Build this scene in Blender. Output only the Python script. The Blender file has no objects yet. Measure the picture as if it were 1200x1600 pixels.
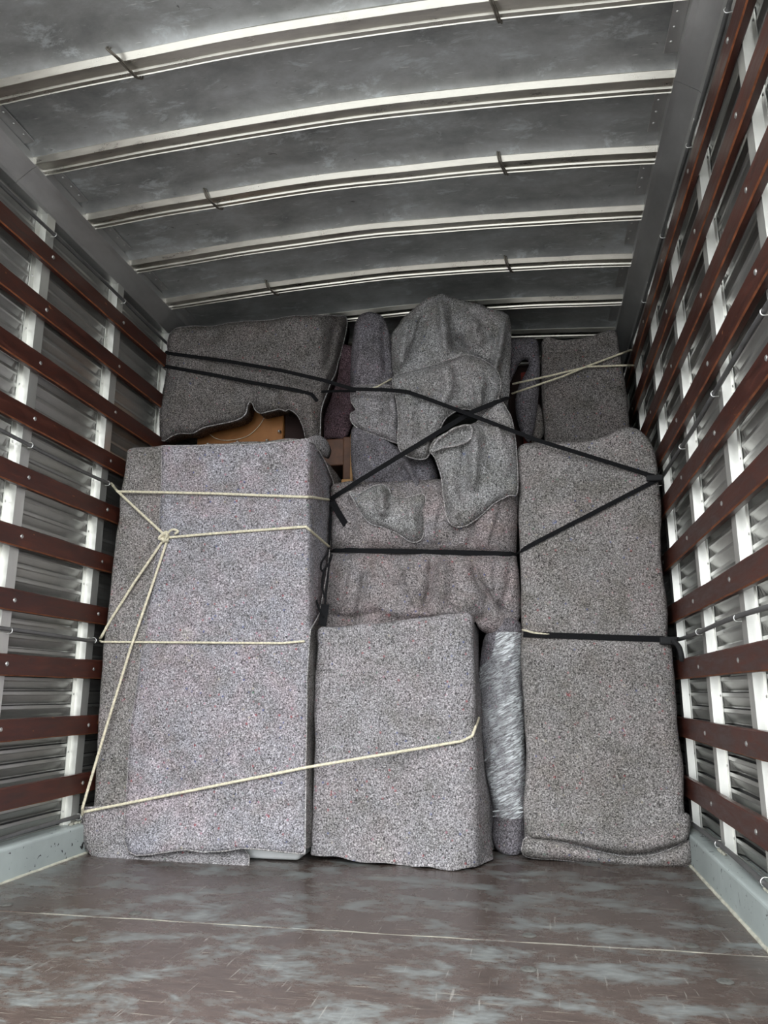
import bpy, bmesh, math, random
import numpy as np
from mathutils import Vector, Matrix, noise
from mathutils.geometry import delaunay_2d_cdt
from mathutils.bvhtree import BVHTree

random.seed(7); np.random.seed(7)
scene = bpy.context.scene
COL = scene.collection

# ------------------------------------------------------------------ camera
F_PX, YAW, PITCH, ROLL = 1197.3, 0.1853, 0.2302, 0.0018
CAM = np.array([0.588, 0.0, 0.6104])
fw = np.array([-math.sin(YAW)*math.cos(PITCH), math.cos(YAW)*math.cos(PITCH), math.sin(PITCH)])
rt = np.array([math.cos(YAW), math.sin(YAW), 0.0]); up = np.cross(rt, fw)
rt, up = rt*math.cos(ROLL)+up*math.sin(ROLL), -rt*math.sin(ROLL)+up*math.cos(ROLL)
cd = bpy.data.cameras.new('camera'); cam = bpy.data.objects.new('camera', cd); COL.objects.link(cam)
cd.sensor_fit = 'HORIZONTAL'; cd.sensor_width = 36.0; cd.lens = F_PX/1200*36
cd.clip_start = 0.02
cam.matrix_world = Matrix(((rt[0], up[0], -fw[0], CAM[0]), (rt[1], up[1], -fw[1], CAM[1]), (rt[2], up[2], -fw[2], CAM[2]), (0, 0, 0, 1)))
scene.camera = cam

# ------------------------------------------------------------------ daylight: overcast sky, the truck is open behind the camera
world = bpy.data.worlds.new('overcast_sky'); scene.world = world; world.use_nodes = True
wn = world.node_tree.nodes; wl = world.node_tree.links
bg = wn['Background']; bg.inputs['Color'].default_value = (0.95, 0.98, 1.0, 1)
tc = wn.new('ShaderNodeTexCoord'); sx_ = wn.new('ShaderNodeSeparateXYZ'); ma = wn.new('ShaderNodeMath'); ma.operation = 'MULTIPLY_ADD'
wl.new(tc.outputs['Generated'], sx_.inputs[0]); wl.new(sx_.outputs['Z'], ma.inputs[0])
SKY = 11.0                                            # overcast sky, three times brighter overhead than at the horizon
ma.inputs[1].default_value = SKY*2/3; ma.inputs[2].default_value = SKY/3; wl.new(ma.outputs[0], bg.inputs['Strength'])
vs = scene.view_settings
vs.view_transform = 'Standard'; vs.look = 'None'; vs.gamma = 1.0; vs.use_curve_mapping = False
vs.exposure = 0.08

# ------------------------------------------------------------------ dimensions of the truck body (metres; X across, Y into the truck, Z up)
Y_REAR, Y_FRONT = 0.95, 4.75
X_RAIL, X_POST, X_PANEL = 1.15, 1.172, 1.205
X_CURB, X_CEIL, Z_CEIL, ARCH = 1.1286, 1.107, 2.47, 0.05
RAIL_Z0, RAIL_DZ, RAIL_H = 0.2223, 0.219, 0.0737
RIBS = [1.09, 1.44, 1.80, 2.142, 2.484, 2.834, 3.182, 3.549, 3.90, 4.25, 4.60]
POSTS = {-1: [1.305, 1.835, 2.365, 2.895, 3.40, 3.93, 4.46], 1: [1.26, 1.77, 2.285, 2.80, 3.315, 3.83, 4.35]}

# ------------------------------------------------------------------ helpers
def tag(o, label=None, cat=None, group=None, kind=None):
    if label: o['label'] = label
    if cat: o['category'] = cat
    if group: o['group'] = group
    if kind: o['kind'] = kind
    return o

def empty(name, loc=(0, 0, 0)):
    o = bpy.data.objects.new(name, None); COL.objects.link(o); o.location = loc; o.empty_display_size = 0.1
    return o

def link(name, me, parent=None, loc=None):
    o = bpy.data.objects.new(name, me); COL.objects.link(o)
    if parent is not None:
        o.parent = parent
        o.matrix_parent_inverse = Matrix.Translation(-Vector(wloc(parent)))
    if loc is not None: o.location = loc
    return o

def wloc(o):
    p = Vector(o.location)
    return p if o.parent is None else p          # all locations here are written in world space

def mesh(name, verts, faces, mat, smooth=False, parent=None, loc=None):
    me = bpy.data.meshes.new(name)
    me.from_pydata([tuple(map(float, v)) for v in verts], [], [tuple(int(i) for i in f) for f in faces])
    me.update()
    bm = bmesh.new(); bm.from_mesh(me); bmesh.ops.recalc_face_normals(bm, faces=bm.faces); bm.to_mesh(me); bm.free()
    if smooth: me.polygons.foreach_set('use_smooth', [True]*len(me.polygons))
    me.materials.append(mat)
    return link(name, me, parent, loc)

def box_geo(x0, x1, y0, y1, z0, z1):
    v = [(x, y, z) for x in (x0, x1) for y in (y0, y1) for z in (z0, z1)]
    return v, [(0, 1, 3, 2), (4, 6, 7, 5), (0, 4, 5, 1), (2, 3, 7, 6), (0, 2, 6, 4), (1, 5, 7, 3)]

def bevel_box(name, x0, x1, y0, y1, z0, z1, bev, mat, parent=None, segs=1, smooth=False):
    v, f = box_geo(x0, x1, y0, y1, z0, z1)
    o = mesh(name, v, f, mat, smooth, parent)
    bm = bmesh.new(); bm.from_mesh(o.data)
    bmesh.ops.bevel(bm, geom=bm.edges[:], offset=bev, segments=segs, affect='EDGES', profile=0.5)
    bm.to_mesh(o.data); bm.free()
    return o

def extrude_profile(prof, axis, a, b, nseg=1, close=True, fn=None):
    """prof: list of 2D points; axis 'x','y','z' = extrusion axis; returns verts, faces."""
    n = len(prof); V = []; Fc = []
    for k in range(nseg+1):
        t = a+(b-a)*k/nseg
        for p in prof:
            if axis == 'y': q = (p[0], t, p[1])
            elif axis == 'x': q = (t, p[0], p[1])
            else: q = (p[0], p[1], t)
            V.append(fn(q) if fn else q)
    for k in range(nseg):
        for i in range(n if close else n-1):
            j = (i+1) % n
            Fc.append((k*n+i, k*n+j, (k+1)*n+j, (k+1)*n+i))
    if close:
        Fc.append(tuple(range(n))); Fc.append(tuple(range(nseg*n, nseg*n+n)))
    return V, Fc

def ray(u, v):
    u = np.asarray(u, float); v = np.asarray(v, float)
    return fw + rt*((u-600)/F_PX)[..., None] + up*((800-v)/F_PX)[..., None]
def P(u, v, Y):
    d = ray(u, v); Y = np.asarray(Y, float)
    return CAM + d*((Y-CAM[1])/d[..., 1])[..., None]

def PX(u, v, X):
    d = ray(u, v); return CAM+d*((X-CAM[0])/d[0])

def tube_geo(pts, rad, sides=8, lobes=0, pitch=0.045, caps=True):
    pts = np.array(pts, float); n = len(pts)
    T = np.gradient(pts, axis=0); T /= np.linalg.norm(T, axis=1)[:, None]+1e-12
    ref = np.array([0, 0, 1.0]) if abs(T[0][2]) < .8 else np.array([0, 1.0, 0])
    V = []; Fc = []; s = 0; N = None
    for i in range(n):
        if i: s += np.linalg.norm(pts[i]-pts[i-1])
        if N is None: N = np.cross(T[i], ref)
        N = N-T[i]*(N@T[i]); N /= np.linalg.norm(N)+1e-12
        B = np.cross(T[i], N)
        for k in range(sides):
            a = 2*math.pi*k/sides
            r = rad if np.isscalar(rad) else rad[i]
            if lobes: r = r*(0.80+0.24*abs(math.cos(lobes*0.5*(a-2*math.pi*s/pitch))))
            V.append(pts[i]+r*(math.cos(a)*N+math.sin(a)*B))
    for i in range(n-1):
        for k in range(sides):
            k2 = (k+1) % sides
            Fc.append((i*sides+k, i*sides+k2, (i+1)*sides+k2, (i+1)*sides+k))
    if caps:
        Fc.append(tuple(range(sides))); Fc.append(tuple(range((n-1)*sides, n*sides)))
    return V, Fc

def catmull(pts, step, closed=False):
    pts = np.array(pts, float); n = len(pts); out = []
    rng = range(n) if closed else range(n-1)
    for i in rng:
        p1 = pts[i]; p2 = pts[(i+1) % n]
        p0 = pts[(i-1) % n] if closed or i > 0 else p1
        p3 = pts[(i+2) % n] if closed or i+2 < n else p2
        m = max(1, int(round(np.linalg.norm((p2-p1)[:2] if pts.shape[1] > 2 and step > 1 else p2-p1)/step)))
        for k in range(m):
            t = k/m
            out.append(0.5*((2*p1)+(-p0+p2)*t+(2*p0-5*p1+4*p2-p3)*t*t+(-p0+3*p1-3*p2+p3)*t**3))
    if not closed: out.append(pts[-1])
    return np.array(out)

def resample_lin(pts, step):
    pts = np.array(pts, float); out = []
    for a, b in zip(pts[:-1], pts[1:]):
        m = max(1, int(math.ceil(np.linalg.norm((b-a)[:2])/step)))
        for k in range(m): out.append(a+(b-a)*k/m)
    out.append(pts[-1]); return np.array(out)

def seg_dist(p, poly, closed=False):
    """distance of points p (N,2) to polyline, signed side, and fade at the ends"""
    poly = np.array(poly, float)
    a = poly if closed else poly[:-1]; b = np.roll(poly, -1, 0) if closed else poly[1:]
    best = np.full(len(p), 1e9); side = np.zeros(len(p)); tt = np.zeros(len(p))
    L = np.linalg.norm(b-a, axis=1); cum = np.concatenate([[0], np.cumsum(L)])
    for i in range(len(a)):
        d = b[i]-a[i]; l2 = d@d+1e-9
        t = np.clip(((p-a[i])@d)/l2, 0, 1)
        q = p-(a[i]+t[:, None]*d)
        dist = np.linalg.norm(q, axis=1); m = dist < best
        best[m] = dist[m]; side[m] = np.sign(d[0]*q[:, 1]-d[1]*q[:, 0])[m]
        tt[m] = ((cum[i]+t*L[i])/cum[-1])[m]
    return best, side, tt

def inside(p, poly):
    x, y = p[:, 0], p[:, 1]; r = np.zeros(len(p), bool); n = len(poly)
    for i in range(n):
        x1, y1 = poly[i]; x2, y2 = poly[(i+1) % n]
        c = ((y1 > y) != (y2 > y)) & (x < (x2-x1)*(y-y1)/(y2-y1+1e-12)+x1)
        r ^= c
    return r

def fbm(pts, scale, octs=3, seed=0.0):
    return np.array([noise.fractal(Vector((p[0]*scale+seed, p[1]*scale-seed*.7, p[2]*scale+seed*1.3)), 1.0, 2.0, octs) for p in pts])

LOAD = []        # meshes of the load, used to lay ropes and straps on them

def sheet(name, outline, Y0, mat, parent, folds=(), bulge=(30, 0.0), slope=(0, 0), yfun=None, thick=0.010, back=0.0,
          cell=6.0, roll=0.012, roll_w=9.0, wob=0.004, seed=0.0, smooth_outline=True, shrink=0.14, bumpy=0.0, fray=0.0, hem=0.0):
    """a felt blanket hanging with folds: outline in photo pixels gives its extent at depth Y0, folds push it in and out"""
    ol = catmull(outline, cell, True) if smooth_outline else resample_lin(list(outline)+[outline[0]], cell)[:-1]
    if fray: ol = ol+np.random.randn(*ol.shape)*fray
    lo, hi = ol.min(0), ol.max(0)
    gx, gy = np.meshgrid(np.arange(lo[0], hi[0], cell), np.arange(lo[1], hi[1], cell*0.87))
    gx = gx+(np.arange(gx.shape[0]) % 2)[:, None]*cell*.5
    g = np.stack([gx.ravel(), gy.ravel()], 1)
    g = g[inside(g, ol)]
    d, _, _ = seg_dist(g, ol, True); g = g[d > cell*.6]
    pts = np.concatenate([ol, g]); nb = len(ol)
    vv, ee, ff, *_ = delaunay_2d_cdt([Vector(p) for p in pts], [], [list(range(nb))], 1, 1e-4)
    vv = np.array([[p[0], p[1]] for p in vv])
    d, _, _ = seg_dist(vv, ol, True)
    Y = Y0 + slope[0]*(vv[:, 0]-lo[0]) + slope[1]*(vv[:, 1]-lo[1])
    if yfun is not None: Y = Y + yfun(vv[:, 0], vv[:, 1])
    Y = Y - bulge[1]*(1-np.exp(-d/bulge[0]))
    for fo in folds:
        kind, pl, w, amp = fo[:4]
        dd, sd, tt = seg_dist(vv, pl)
        fade = np.clip(np.minimum(tt, 1-tt)*6, 0, 1) if len(fo) < 5 else 1.0
        endd = np.minimum(np.linalg.norm(vv-np.array(pl[0]), axis=1), np.linalg.norm(vv-np.array(pl[-1]), axis=1))
        fade = np.where((tt <= 0) | (tt >= 1), 0.0 if len(fo) < 5 else 1.0, fade)
        if kind == 'ridge': Y = Y - amp*np.exp(-(dd/w)**2)*fade
        elif kind == 'valley': Y = Y + amp*np.exp(-dd/w)*fade
        elif kind == 'step': Y = Y - amp*np.where(sd > 0, np.exp(-dd/w), 0)*fade
        elif kind == 'blob': Y = Y - amp*np.exp(-(np.linalg.norm(vv-np.array(pl[0]), axis=1)/w)**2)
    Y = Y + roll*np.clip(1-d/roll_w, 0, 1)**2
    W = P(vv[:, 0], vv[:, 1], Y)
    if wob or bumpy:
        W[:, 1] += wob*2*fbm(W, 5.0, 3, seed+3.1)+bumpy*fbm(W, 16.0, 2, seed+9.7)
    n = len(W)
    Bk = W.copy()
    if back:
        c = W.mean(0); Bk = c+(W-c)*(1-shrink); Bk[:, 1] = W[:, 1]+back
    else:
        Bk[:, 1] += thick
    faces = [tuple(f) for f in ff] + [tuple(n+i for i in reversed(f)) for f in ff]
    cnt = {}
    for f in ff:
        for i in range(len(f)):
            a, b = f[i], f[(i+1) % len(f)]
            cnt.setdefault((min(a, b), max(a, b)), []).append((a, b))
    for k, e in cnt.items():
        if len(e) == 1:
            a, b = e[0]; faces.append((b, a, n+a, n+b))
    o = mesh(name, np.concatenate([W, Bk]), faces, mat, True, parent)
    LOAD.append(o)
    if hem:
        bp = W[:nb]+np.array([0, thick*.4 if not back else .004, 0])
        HV, HF = tube_geo(np.concatenate([bp, bp[:2]]), hem, 6, caps=False)
        mesh('hem', HV, HF, FELT_HEM, True, o)
    return o

def rbox(name, x0, x1, y0, y1, z0, z1, r, mat, parent, disp=None, cell=0.018, wob=0.006, seed=0.0, collect=True):
    """a soft-cornered wrapped block: rounded box on a fine grid, pushed about by disp(p)->offset"""
    lo = np.array([x0, y0, z0]); hi = np.array([x1, y1, z1])
    n = np.maximum(2, np.ceil((hi-lo)/cell).astype(int))
    idx = {}; V = []; Fc = []
    def vid(i, j, k):
        key = (i, j, k)
        if key not in idx:
            idx[key] = len(V); V.append(lo+(hi-lo)*np.array([i/n[0], j/n[1], k/n[2]]))
        return idx[key]
    for ax in range(3):
        a, b = [q for q in range(3) if q != ax]
        for s in (0, n[ax]):
            for i in range(n[a]):
                for j in range(n[b]):
                    q = []
                    for (di, dj) in ((0, 0), (1, 0), (1, 1), (0, 1)):
                        c = [0, 0, 0]; c[ax] = int(s); c[a] = i+di; c[b] = j+dj; q.append(vid(*c))
                    Fc.append(tuple(q))
    V = np.array(V)
    lo_c = lo+r; lo_c[2] = lo[2]
    c = np.clip(V, lo_c, hi-r); dv = V-c; l = np.linalg.norm(dv, axis=1)
    V = c+np.where(l[:, None] > 1e-9, dv/np.maximum(l, 1e-9)[:, None]*r, 0)
    if wob:
        ctr = (lo+hi)/2
        nn = (V-c)/np.maximum(np.linalg.norm(V-c, axis=1), 1e-9)[:, None]
        V = V+nn*(wob*2*fbm(V, 4.0, 3, seed))[:, None]
    if disp is not None: V = V+disp(V)
    V[:, 2] = np.maximum(V[:, 2], 0.002)
    o = mesh(name, V, Fc, mat, True, parent)
    if collect: LOAD.append(o)
    return o

# ------------------------------------------------------------------ materials
def new_mat(name):
    m = bpy.data.materials.new(name); m.use_nodes = True
    nt = m.node_tree; b = nt.nodes['Principled BSDF']
    return m, nt, b
def nd(nt, typ, **kw):
    n = nt.nodes.new(typ)
    for k, v in kw.items():
        if hasattr(n, k): setattr(n, k, v)
        else: n.inputs[k].default_value = v
    return n
def ramp(nt, stops, interp='LINEAR'):
    n = nt.nodes.new('ShaderNodeValToRGB'); n.color_ramp.interpolation = interp
    e = n.color_ramp.elements
    while len(e) < len(stops): e.new(0.5)
    for i, (p, c) in enumerate(stops):
        e[i].position = p; e[i].color = (c[0], c[1], c[2], 1) if not np.isscalar(c) else (c, c, c, 1)
    return n
def coords(nt, scale=(1, 1, 1), rot=(0, 0, 0), kind='Object'):
    t = nt.nodes.new('ShaderNodeTexCoord'); mp = nt.nodes.new('ShaderNodeMapping')
    mp.inputs['Scale'].default_value = scale; mp.inputs['Rotation'].default_value = rot
    nt.links.new(t.outputs[kind], mp.inputs['Vector']); return mp.outputs['Vector']
def mix(nt, fac, a, b, blend='MIX'):
    n = nt.nodes.new('ShaderNodeMix'); n.data_type = 'RGBA'; n.blend_type = blend
    for s, v in ((0, fac), (6, a), (7, b)):
        if isinstance(v, bpy.types.NodeSocket): nt.links.new(v, n.inputs[s])
        else: n.inputs[s].default_value = v if s == 0 else ((*v, 1) if len(v) == 3 else v)
    return n.outputs[2]
def tex_noise(nt, vec, scale, detail=3, rough=.6, dist=0):
    n = nd(nt, 'ShaderNodeTexNoise'); n.inputs['Scale'].default_value = scale; n.inputs['Detail'].default_value = detail
    n.inputs['Roughness'].default_value = rough; n.inputs['Distortion'].default_value = dist
    nt.links.new(vec, n.inputs['Vector']); return n.outputs['Fac']
def bump(nt, b, h, strength, dist):
    n = nd(nt, 'ShaderNodeBump'); n.inputs['Strength'].default_value = strength; n.inputs['Distance'].default_value = dist
    nt.links.new(h, n.inputs['Height']); nt.links.new(n.outputs['Normal'], b.inputs['Normal'])

def felt(name, tone, tint=(1, 1, 1), specks=0.5, seed=0):
    m, nt, b = new_mat(name); L = nt.links
    vec = coords(nt)
    mp = nd(nt, 'ShaderNodeVectorMath', operation='ADD'); mp.inputs[1].default_value = (seed*3.7, seed*1.9, seed*5.3)
    L.new(vec, mp.inputs[0]); vec = mp.outputs[0]
    fine = tex_noise(nt, vec, 190, 2.5, .75, .8)
    r = ramp(nt, [(.31, 0.05), (.42, .42), (.53, 1.0), (.68, 2.2)])
    L.new(fine, r.inputs[0])
    col = mix(nt, 1.0, r.outputs[0], (tone*tint[0], tone*tint[1], tone*tint[2]), 'MULTIPLY')
    # broad blotches of recycled fibre
    n2 = tex_noise(nt, vec, 9, 3, .6); r2 = ramp(nt, [(.3, (.78, .76, .74)), (.5, (1, .98, 1)), (.7, (1.16, 1.13, 1.17))]); L.new(n2, r2.inputs[0])
    col = mix(nt, 1.0, col, r2.outputs[0], 'MULTIPLY')
    n5 = tex_noise(nt, vec, 4.5, 4, .65, .6); r5 = ramp(nt, [(.34, (.94, 1.0, 1.05)), (.5, (1, 1, 1)), (.62, (1.08, .97, .98)), (.72, (1.06, 1.02, .90))]); L.new(n5, r5.inputs[0])
    col = mix(nt, .65 if specks > .55 else .3, col, r5.outputs[0], 'MULTIPLY')
    # coloured threads: red, pink, blue, green flecks
    vor = nd(nt, 'ShaderNodeTexVoronoi'); vor.inputs['Scale'].default_value = 85; L.new(vec, vor.inputs['Vector'])
    sep = nd(nt, 'ShaderNodeSeparateColor'); L.new(vor.outputs['Color'], sep.inputs[0])
    hue = ramp(nt, [(0, (.35, .05, .06)), (.3, (.40, .16, .22)), (.5, (.06, .09, .26)), (.68, (.02, .02, .02)), (.85, (.45, .40, .30)), (.97, (.07, .2, .12))], 'CONSTANT')
    L.new(sep.outputs[0], hue.inputs[0])
    msk = ramp(nt, [(.93, 0), (.96, 1)]); L.new(sep.outputs[1], msk.inputs[0])
    ds = ramp(nt, [(.25, 1), (.5, 0)]); L.new(vor.outputs['Distance'], ds.inputs[0])
    mm = nd(nt, 'ShaderNodeMath', operation='MULTIPLY'); L.new(msk.outputs[0], mm.inputs[0]); L.new(ds.outputs[0], mm.inputs[1])
    m2 = nd(nt, 'ShaderNodeMath', operation='MULTIPLY'); L.new(mm.outputs[0], m2.inputs[0]); m2.inputs[1].default_value = specks
    col = mix(nt, m2.outputs[0], col, hue.outputs[0])
    # rare bigger tufts of coloured lint
    vor2 = nd(nt, 'ShaderNodeTexVoronoi'); vor2.inputs['Scale'].default_value = 16; L.new(vec, vor2.inputs['Vector'])
    s2 = nd(nt, 'ShaderNodeSeparateColor'); L.new(vor2.outputs['Color'], s2.inputs[0])
    hue2 = ramp(nt, [(0, (.42, .05, .06)), (.45, (.42, .22, .25)), (.7, (.10, .15, .38)), (.82, (.03, .03, .03))], 'CONSTANT'); L.new(s2.outputs[0], hue2.inputs[0])
    k2 = ramp(nt, [(.93, 0), (.96, 1)]); L.new(s2.outputs[1], k2.inputs[0])
    nz = tex_noise(nt, vec, 70, 2, .6, 1.0)
    ad = nd(nt, 'ShaderNodeMath', operation='ADD'); L.new(vor2.outputs['Distance'], ad.inputs[0]); L.new(nz, ad.inputs[1])
    d2 = ramp(nt, [(.52, 1), (.66, 0)]); L.new(ad.outputs[0], d2.inputs[0])
    q = nd(nt, 'ShaderNodeMath', operation='MULTIPLY'); L.new(k2.outputs[0], q.inputs[0]); L.new(d2.outputs[0], q.inputs[1])
    q2 = nd(nt, 'ShaderNodeMath', operation='MULTIPLY'); L.new(q.outputs[0], q2.inputs[0]); q2.inputs[1].default_value = specks*.9
    col = mix(nt, q2.outputs[0], col, hue2.outputs[0])
    L.new(col, b.inputs['Base Color'])
    b.inputs['Roughness'].default_value = 1.0; b.inputs['Specular IOR Level'].default_value = 0.05
    bump(nt, b, fine, .7, .006)
    return m

FELT_LILAC = felt('lilac_grey_felt', .305, (1.0, .965, 1.0), .6, 1)
FELT_TAN = felt('warm_grey_felt', .235, (1.03, .985, .93), .45, 2)
FELT_GREY = felt('mid_grey_felt', .275, (1.0, .97, .97), .5, 3)
FELT_ROSE = felt('rose_grey_felt', .235, (1.06, .975, .945), .6, 4)
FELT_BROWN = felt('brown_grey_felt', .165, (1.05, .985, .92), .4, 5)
FELT_PALE = felt('pale_grey_felt', .275, (1.0, 1.0, .97), .35, 6)
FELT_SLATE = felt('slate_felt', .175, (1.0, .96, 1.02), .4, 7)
FELT_HEM = felt('pale_felt_edge', .40, (1.0, .98, .95), .2, 9)
FELT_PLUM = felt('plum_felt', .10, (1.25, .85, .95), .3, 8)

def metal(name, base, rough, blotch=.25, stretch=(1, 1, 1), scale=5, metallic=.9, light=None, dirt=None, bmp=0.0):
    m, nt, b = new_mat(name); L = nt.links; vec = coords(nt, stretch)
    n1 = tex_noise(nt, vec, scale, 6, .66, .25)
    r1 = ramp(nt, [(.3, tuple(c*(1-blotch) for c in base)), (.52, base), (.72, light or tuple(min(1, c*(1+blotch)) for c in base))]); L.new(n1, r1.inputs[0])
    L.new(r1.outputs[0], b.inputs['Base Color'])
    b.inputs['Metallic'].default_value = metallic
    r2 = ramp(nt, [(.3, rough*.8), (.7, min(1, rough*1.35))]); L.new(n1, r2.inputs[0]); L.new(r2.outputs[0], b.inputs['Roughness'])
    if bmp:
        n2 = tex_noise(nt, vec, scale*.6, 2, .5); bump(nt, b, n2, .5, bmp)
    return m
def roof_mat():
    m, nt, b = new_mat('weathered_galvanised_sheet'); L = nt.links
    v = coords(nt, (1.0, 1.5, 1)); n1 = tex_noise(nt, v, 3.2, 8, .68, .2)
    r1 = ramp(nt, [(.32, (.29, .30, .295)), (.50, (.44, .45, .44)), (.66, (.58, .60, .60))]); L.new(n1, r1.inputs[0])
    v2 = coords(nt, (1.0, 2.2, 1), (0, 0, .3)); n2 = tex_noise(nt, v2, 6.5, 7, .74, .4)
    k2 = ramp(nt, [(.55, 0), (.63, .55), (.72, .8)]); L.new(n2, k2.inputs[0])
    col = mix(nt, k2.outputs[0], r1.outputs[0], (.74, .79, .80))
    v3 = coords(nt, (3, 40, 1), (0, 0, .5)); n3 = tex_noise(nt, v3, 4, 2, .5, .3); k3 = ramp(nt, [(.70, 0), (.74, .8)]); L.new(n3, k3.inputs[0])
    col = mix(nt, k3.outputs[0], col, (.85, .86, .84))
    n4 = tex_noise(nt, v, 24, 4, .6, .6); k4 = ramp(nt, [(.68, 0), (.74, .75)]); L.new(n4, k4.inputs[0])
    col = mix(nt, k4.outputs[0], col, (.14, .14, .13))
    L.new(col, b.inputs['Base Color']); b.inputs['Metallic'].default_value = .55
    rr = ramp(nt, [(.4, .30), (.68, .55)]); L.new(n2, rr.inputs[0]); L.new(rr.outputs[0], b.inputs['Roughness'])
    bump(nt, b, n1, .5, .004)
    return m
M_ROOF = roof_mat()
M_RIB = metal('galvanised_rib', (.76, .735, .66), .30, .15, (1, 4, 1), 8, .95)
M_ALU = metal('bare_aluminium', (.78, .78, .74), .36, .10, (1, 1, .3), 10, .8)
M_LOUVRE = metal('dull_aluminium', (.50, .50, .475), .32, .22, (1, .5, 3), 9, .85)
M_CORNICE = metal('cornice_aluminium', (.60, .60, .59), .42, .15, (1, .5, 1), 6, .85)
M_STEEL = metal('dark_steel_rod', (.22, .22, .22), .45, .2, (1, 1, 1), 20, .8)
M_RIVET = metal('zinc_bolt', (.72, .72, .70), .3, .1, (1, 1, 1), 30, .9)
M_WIRE = metal('rusty_wire', (.20, .18, .15), .5, .3, (1, 1, 1), 60, .7)
M_BACK = metal('shade_dark_panel', (.07, .07, .068), .6, .3, (1, 1, 1), 6, .3)  # shade seen through louvre slits put into the colour; front wall shares it

def wood_mat():
    m, nt, b = new_mat('dark_red_varnished_wood'); L = nt.links; vec = coords(nt, (6, 1, 6))
    n1 = tex_noise(nt, vec, 7, 6, .65, .5)
    r = ramp(nt, [(.25, (.022, .008, .006)), (.5, (.052, .015, .010)), (.75, (.095, .028, .017))]); L.new(n1, r.inputs[0])
    v2 = coords(nt, (1, .55, 1.4)); n2 = tex_noise(nt, v2, 34, 3, .6, .3)
    k = ramp(nt, [(.70, 0), (.75, 1)]); L.new(n2, k.inputs[0])
    col = mix(nt, k.outputs[0], r.outputs[0], (.30, .12, .045))
    L.new(col, b.inputs['Base Color'])
    rr = ramp(nt, [(.3, .28), (.7, .5)]); L.new(n1, rr.inputs[0]); L.new(rr.outputs[0], b.inputs['Roughness'])
    bump(nt, b, n1, .25, .003)
    return m
M_WOOD = wood_mat()

def floor_mat():
    m, nt, b = new_mat('scuffed_brown_floor_paint'); L = nt.links
    v1 = coords(nt, (1, 1.5, 1), (0, 0, .65)); n1 = tex_noise(nt, v1, 4.6, 10, .74, .25)
    r1 = ramp(nt, [(.30, (.050, .037, .032)), (.49, (.078, .058, .050)), (.535, (.098, .090, .083)), (.575, (.135, .140, .136)), (.70, (.21, .225, .222))]); L.new(n1, r1.inputs[0])
    v2 = coords(nt, (3.0, 9, 1), (0, 0, .6)); n2 = tex_noise(nt, v2, 6, 6, .75, .3)
    r2 = ramp(nt, [(.35, (.72, .72, .72)), (.6, (1.1, 1.1, 1.08)), (.75, (1.7, 1.7, 1.65))]); L.new(n2, r2.inputs[0])
    col = mix(nt, .8, r1.outputs[0], r2.outputs[0], 'MULTIPLY')
    v3 = coords(nt, (2, 40, 1), (0, 0, .95)); n3 = tex_noise(nt, v3, 4, 3, .5, .4)
    k3 = ramp(nt, [(.66, 0), (.72, .55)]); L.new(n3, k3.inputs[0])
    col = mix(nt, k3.outputs[0], col, (.36, .34, .28))
    v4 = coords(nt, (46, 2.5, 1), (0, 0, .25)); n4 = tex_noise(nt, v4, 3, 3, .5, .4)
    k4 = ramp(nt, [(.66, 0), (.73, .5)]); L.new(n4, k4.inputs[0])
    col = mix(nt, k4.outputs[0], col, (.32, .31, .28))
    L.new(col, b.inputs['Base Color'])
    rr = ramp(nt, [(.35, .15), (.65, .40)]); L.new(n1, rr.inputs[0]); L.new(rr.outputs[0], b.inputs['Roughness'])
    b.inputs['Specular IOR Level'].default_value = .5
    bump(nt, b, n2, .25, .003)
    return m
M_FLOOR = floor_mat()

def paint_mat(name, base, chip, amount=.70):
    m, nt, b = new_mat(name); L = nt.links; v = coords(nt, (1, 1.0, 1))
    n1 = tex_noise(nt, v, 3, 4, .6); r = ramp(nt, [(.3, tuple(c*.8 for c in base)), (.7, tuple(c*1.15 for c in base))]); L.new(n1, r.inputs[0])
    n2 = tex_noise(nt, v, 26, 3, .6, 1.2); k = ramp(nt, [(amount, 0), (amount+.02, 1)]); L.new(n2, k.inputs[0])
    L.new(mix(nt, k.outputs[0], r.outputs[0], chip), b.inputs['Base Color']); b.inputs['Roughness'].default_value = .5
    bump(nt, b, n2, .15, .002)
    return m
M_CURB = paint_mat('chipped_grey_green_paint', (.34, .38, .37), (.015, .015, .015), .645)
def simple(name, c, rough=.6, met=0, var=.15, scale=20):
    m, nt, b = new_mat(name); v = coords(nt); n1 = tex_noise(nt, v, scale, 3, .6)
    r = ramp(nt, [(.3, tuple(x*(1-var) for x in c)), (.7, tuple(x*(1+var) for x in c))]); nt.links.new(n1, r.inputs[0])
    nt.links.new(r.outputs[0], b.inputs['Base Color']); b.inputs['Roughness'].default_value = rough; b.inputs['Metallic'].default_value = met
    return m
M_ROPE = simple('cream_sisal_rope', (.62, .57, .43), .9, 0, .3, 120)
M_STRAP = simple('black_webbing', (.010, .010, .011), .95, 0, .3, 200)
M_STRAP.node_tree.nodes['Principled BSDF'].inputs['Specular IOR Level'].default_value = .1
M_BEAD = simple('yellowed_sealant', (.42, .41, .34), .7, 0, .3, 30)
M_SEAM = simple('dusty_floor_seam', (.19, .18, .15), .8, 0, .5, 14)
M_BOLT = simple('worn_floor_bolt', (.12, .12, .11), .5, .3, .3, 40)
M_WHITE = simple('white_plastic', (.72, .74, .74), .35, 0, .04, 10)
M_BROWNBOX = simple('tan_brown_board', (.30, .125, .035), .55, 0, .12, 12)
M_DARKWOOD_SHADE = simple('dark_mahogany_and_shade', (.022, .009, .007), .85, 0, .3, 12)  # dark cabinet side; also the painted shade behind the half-open drape
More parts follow.
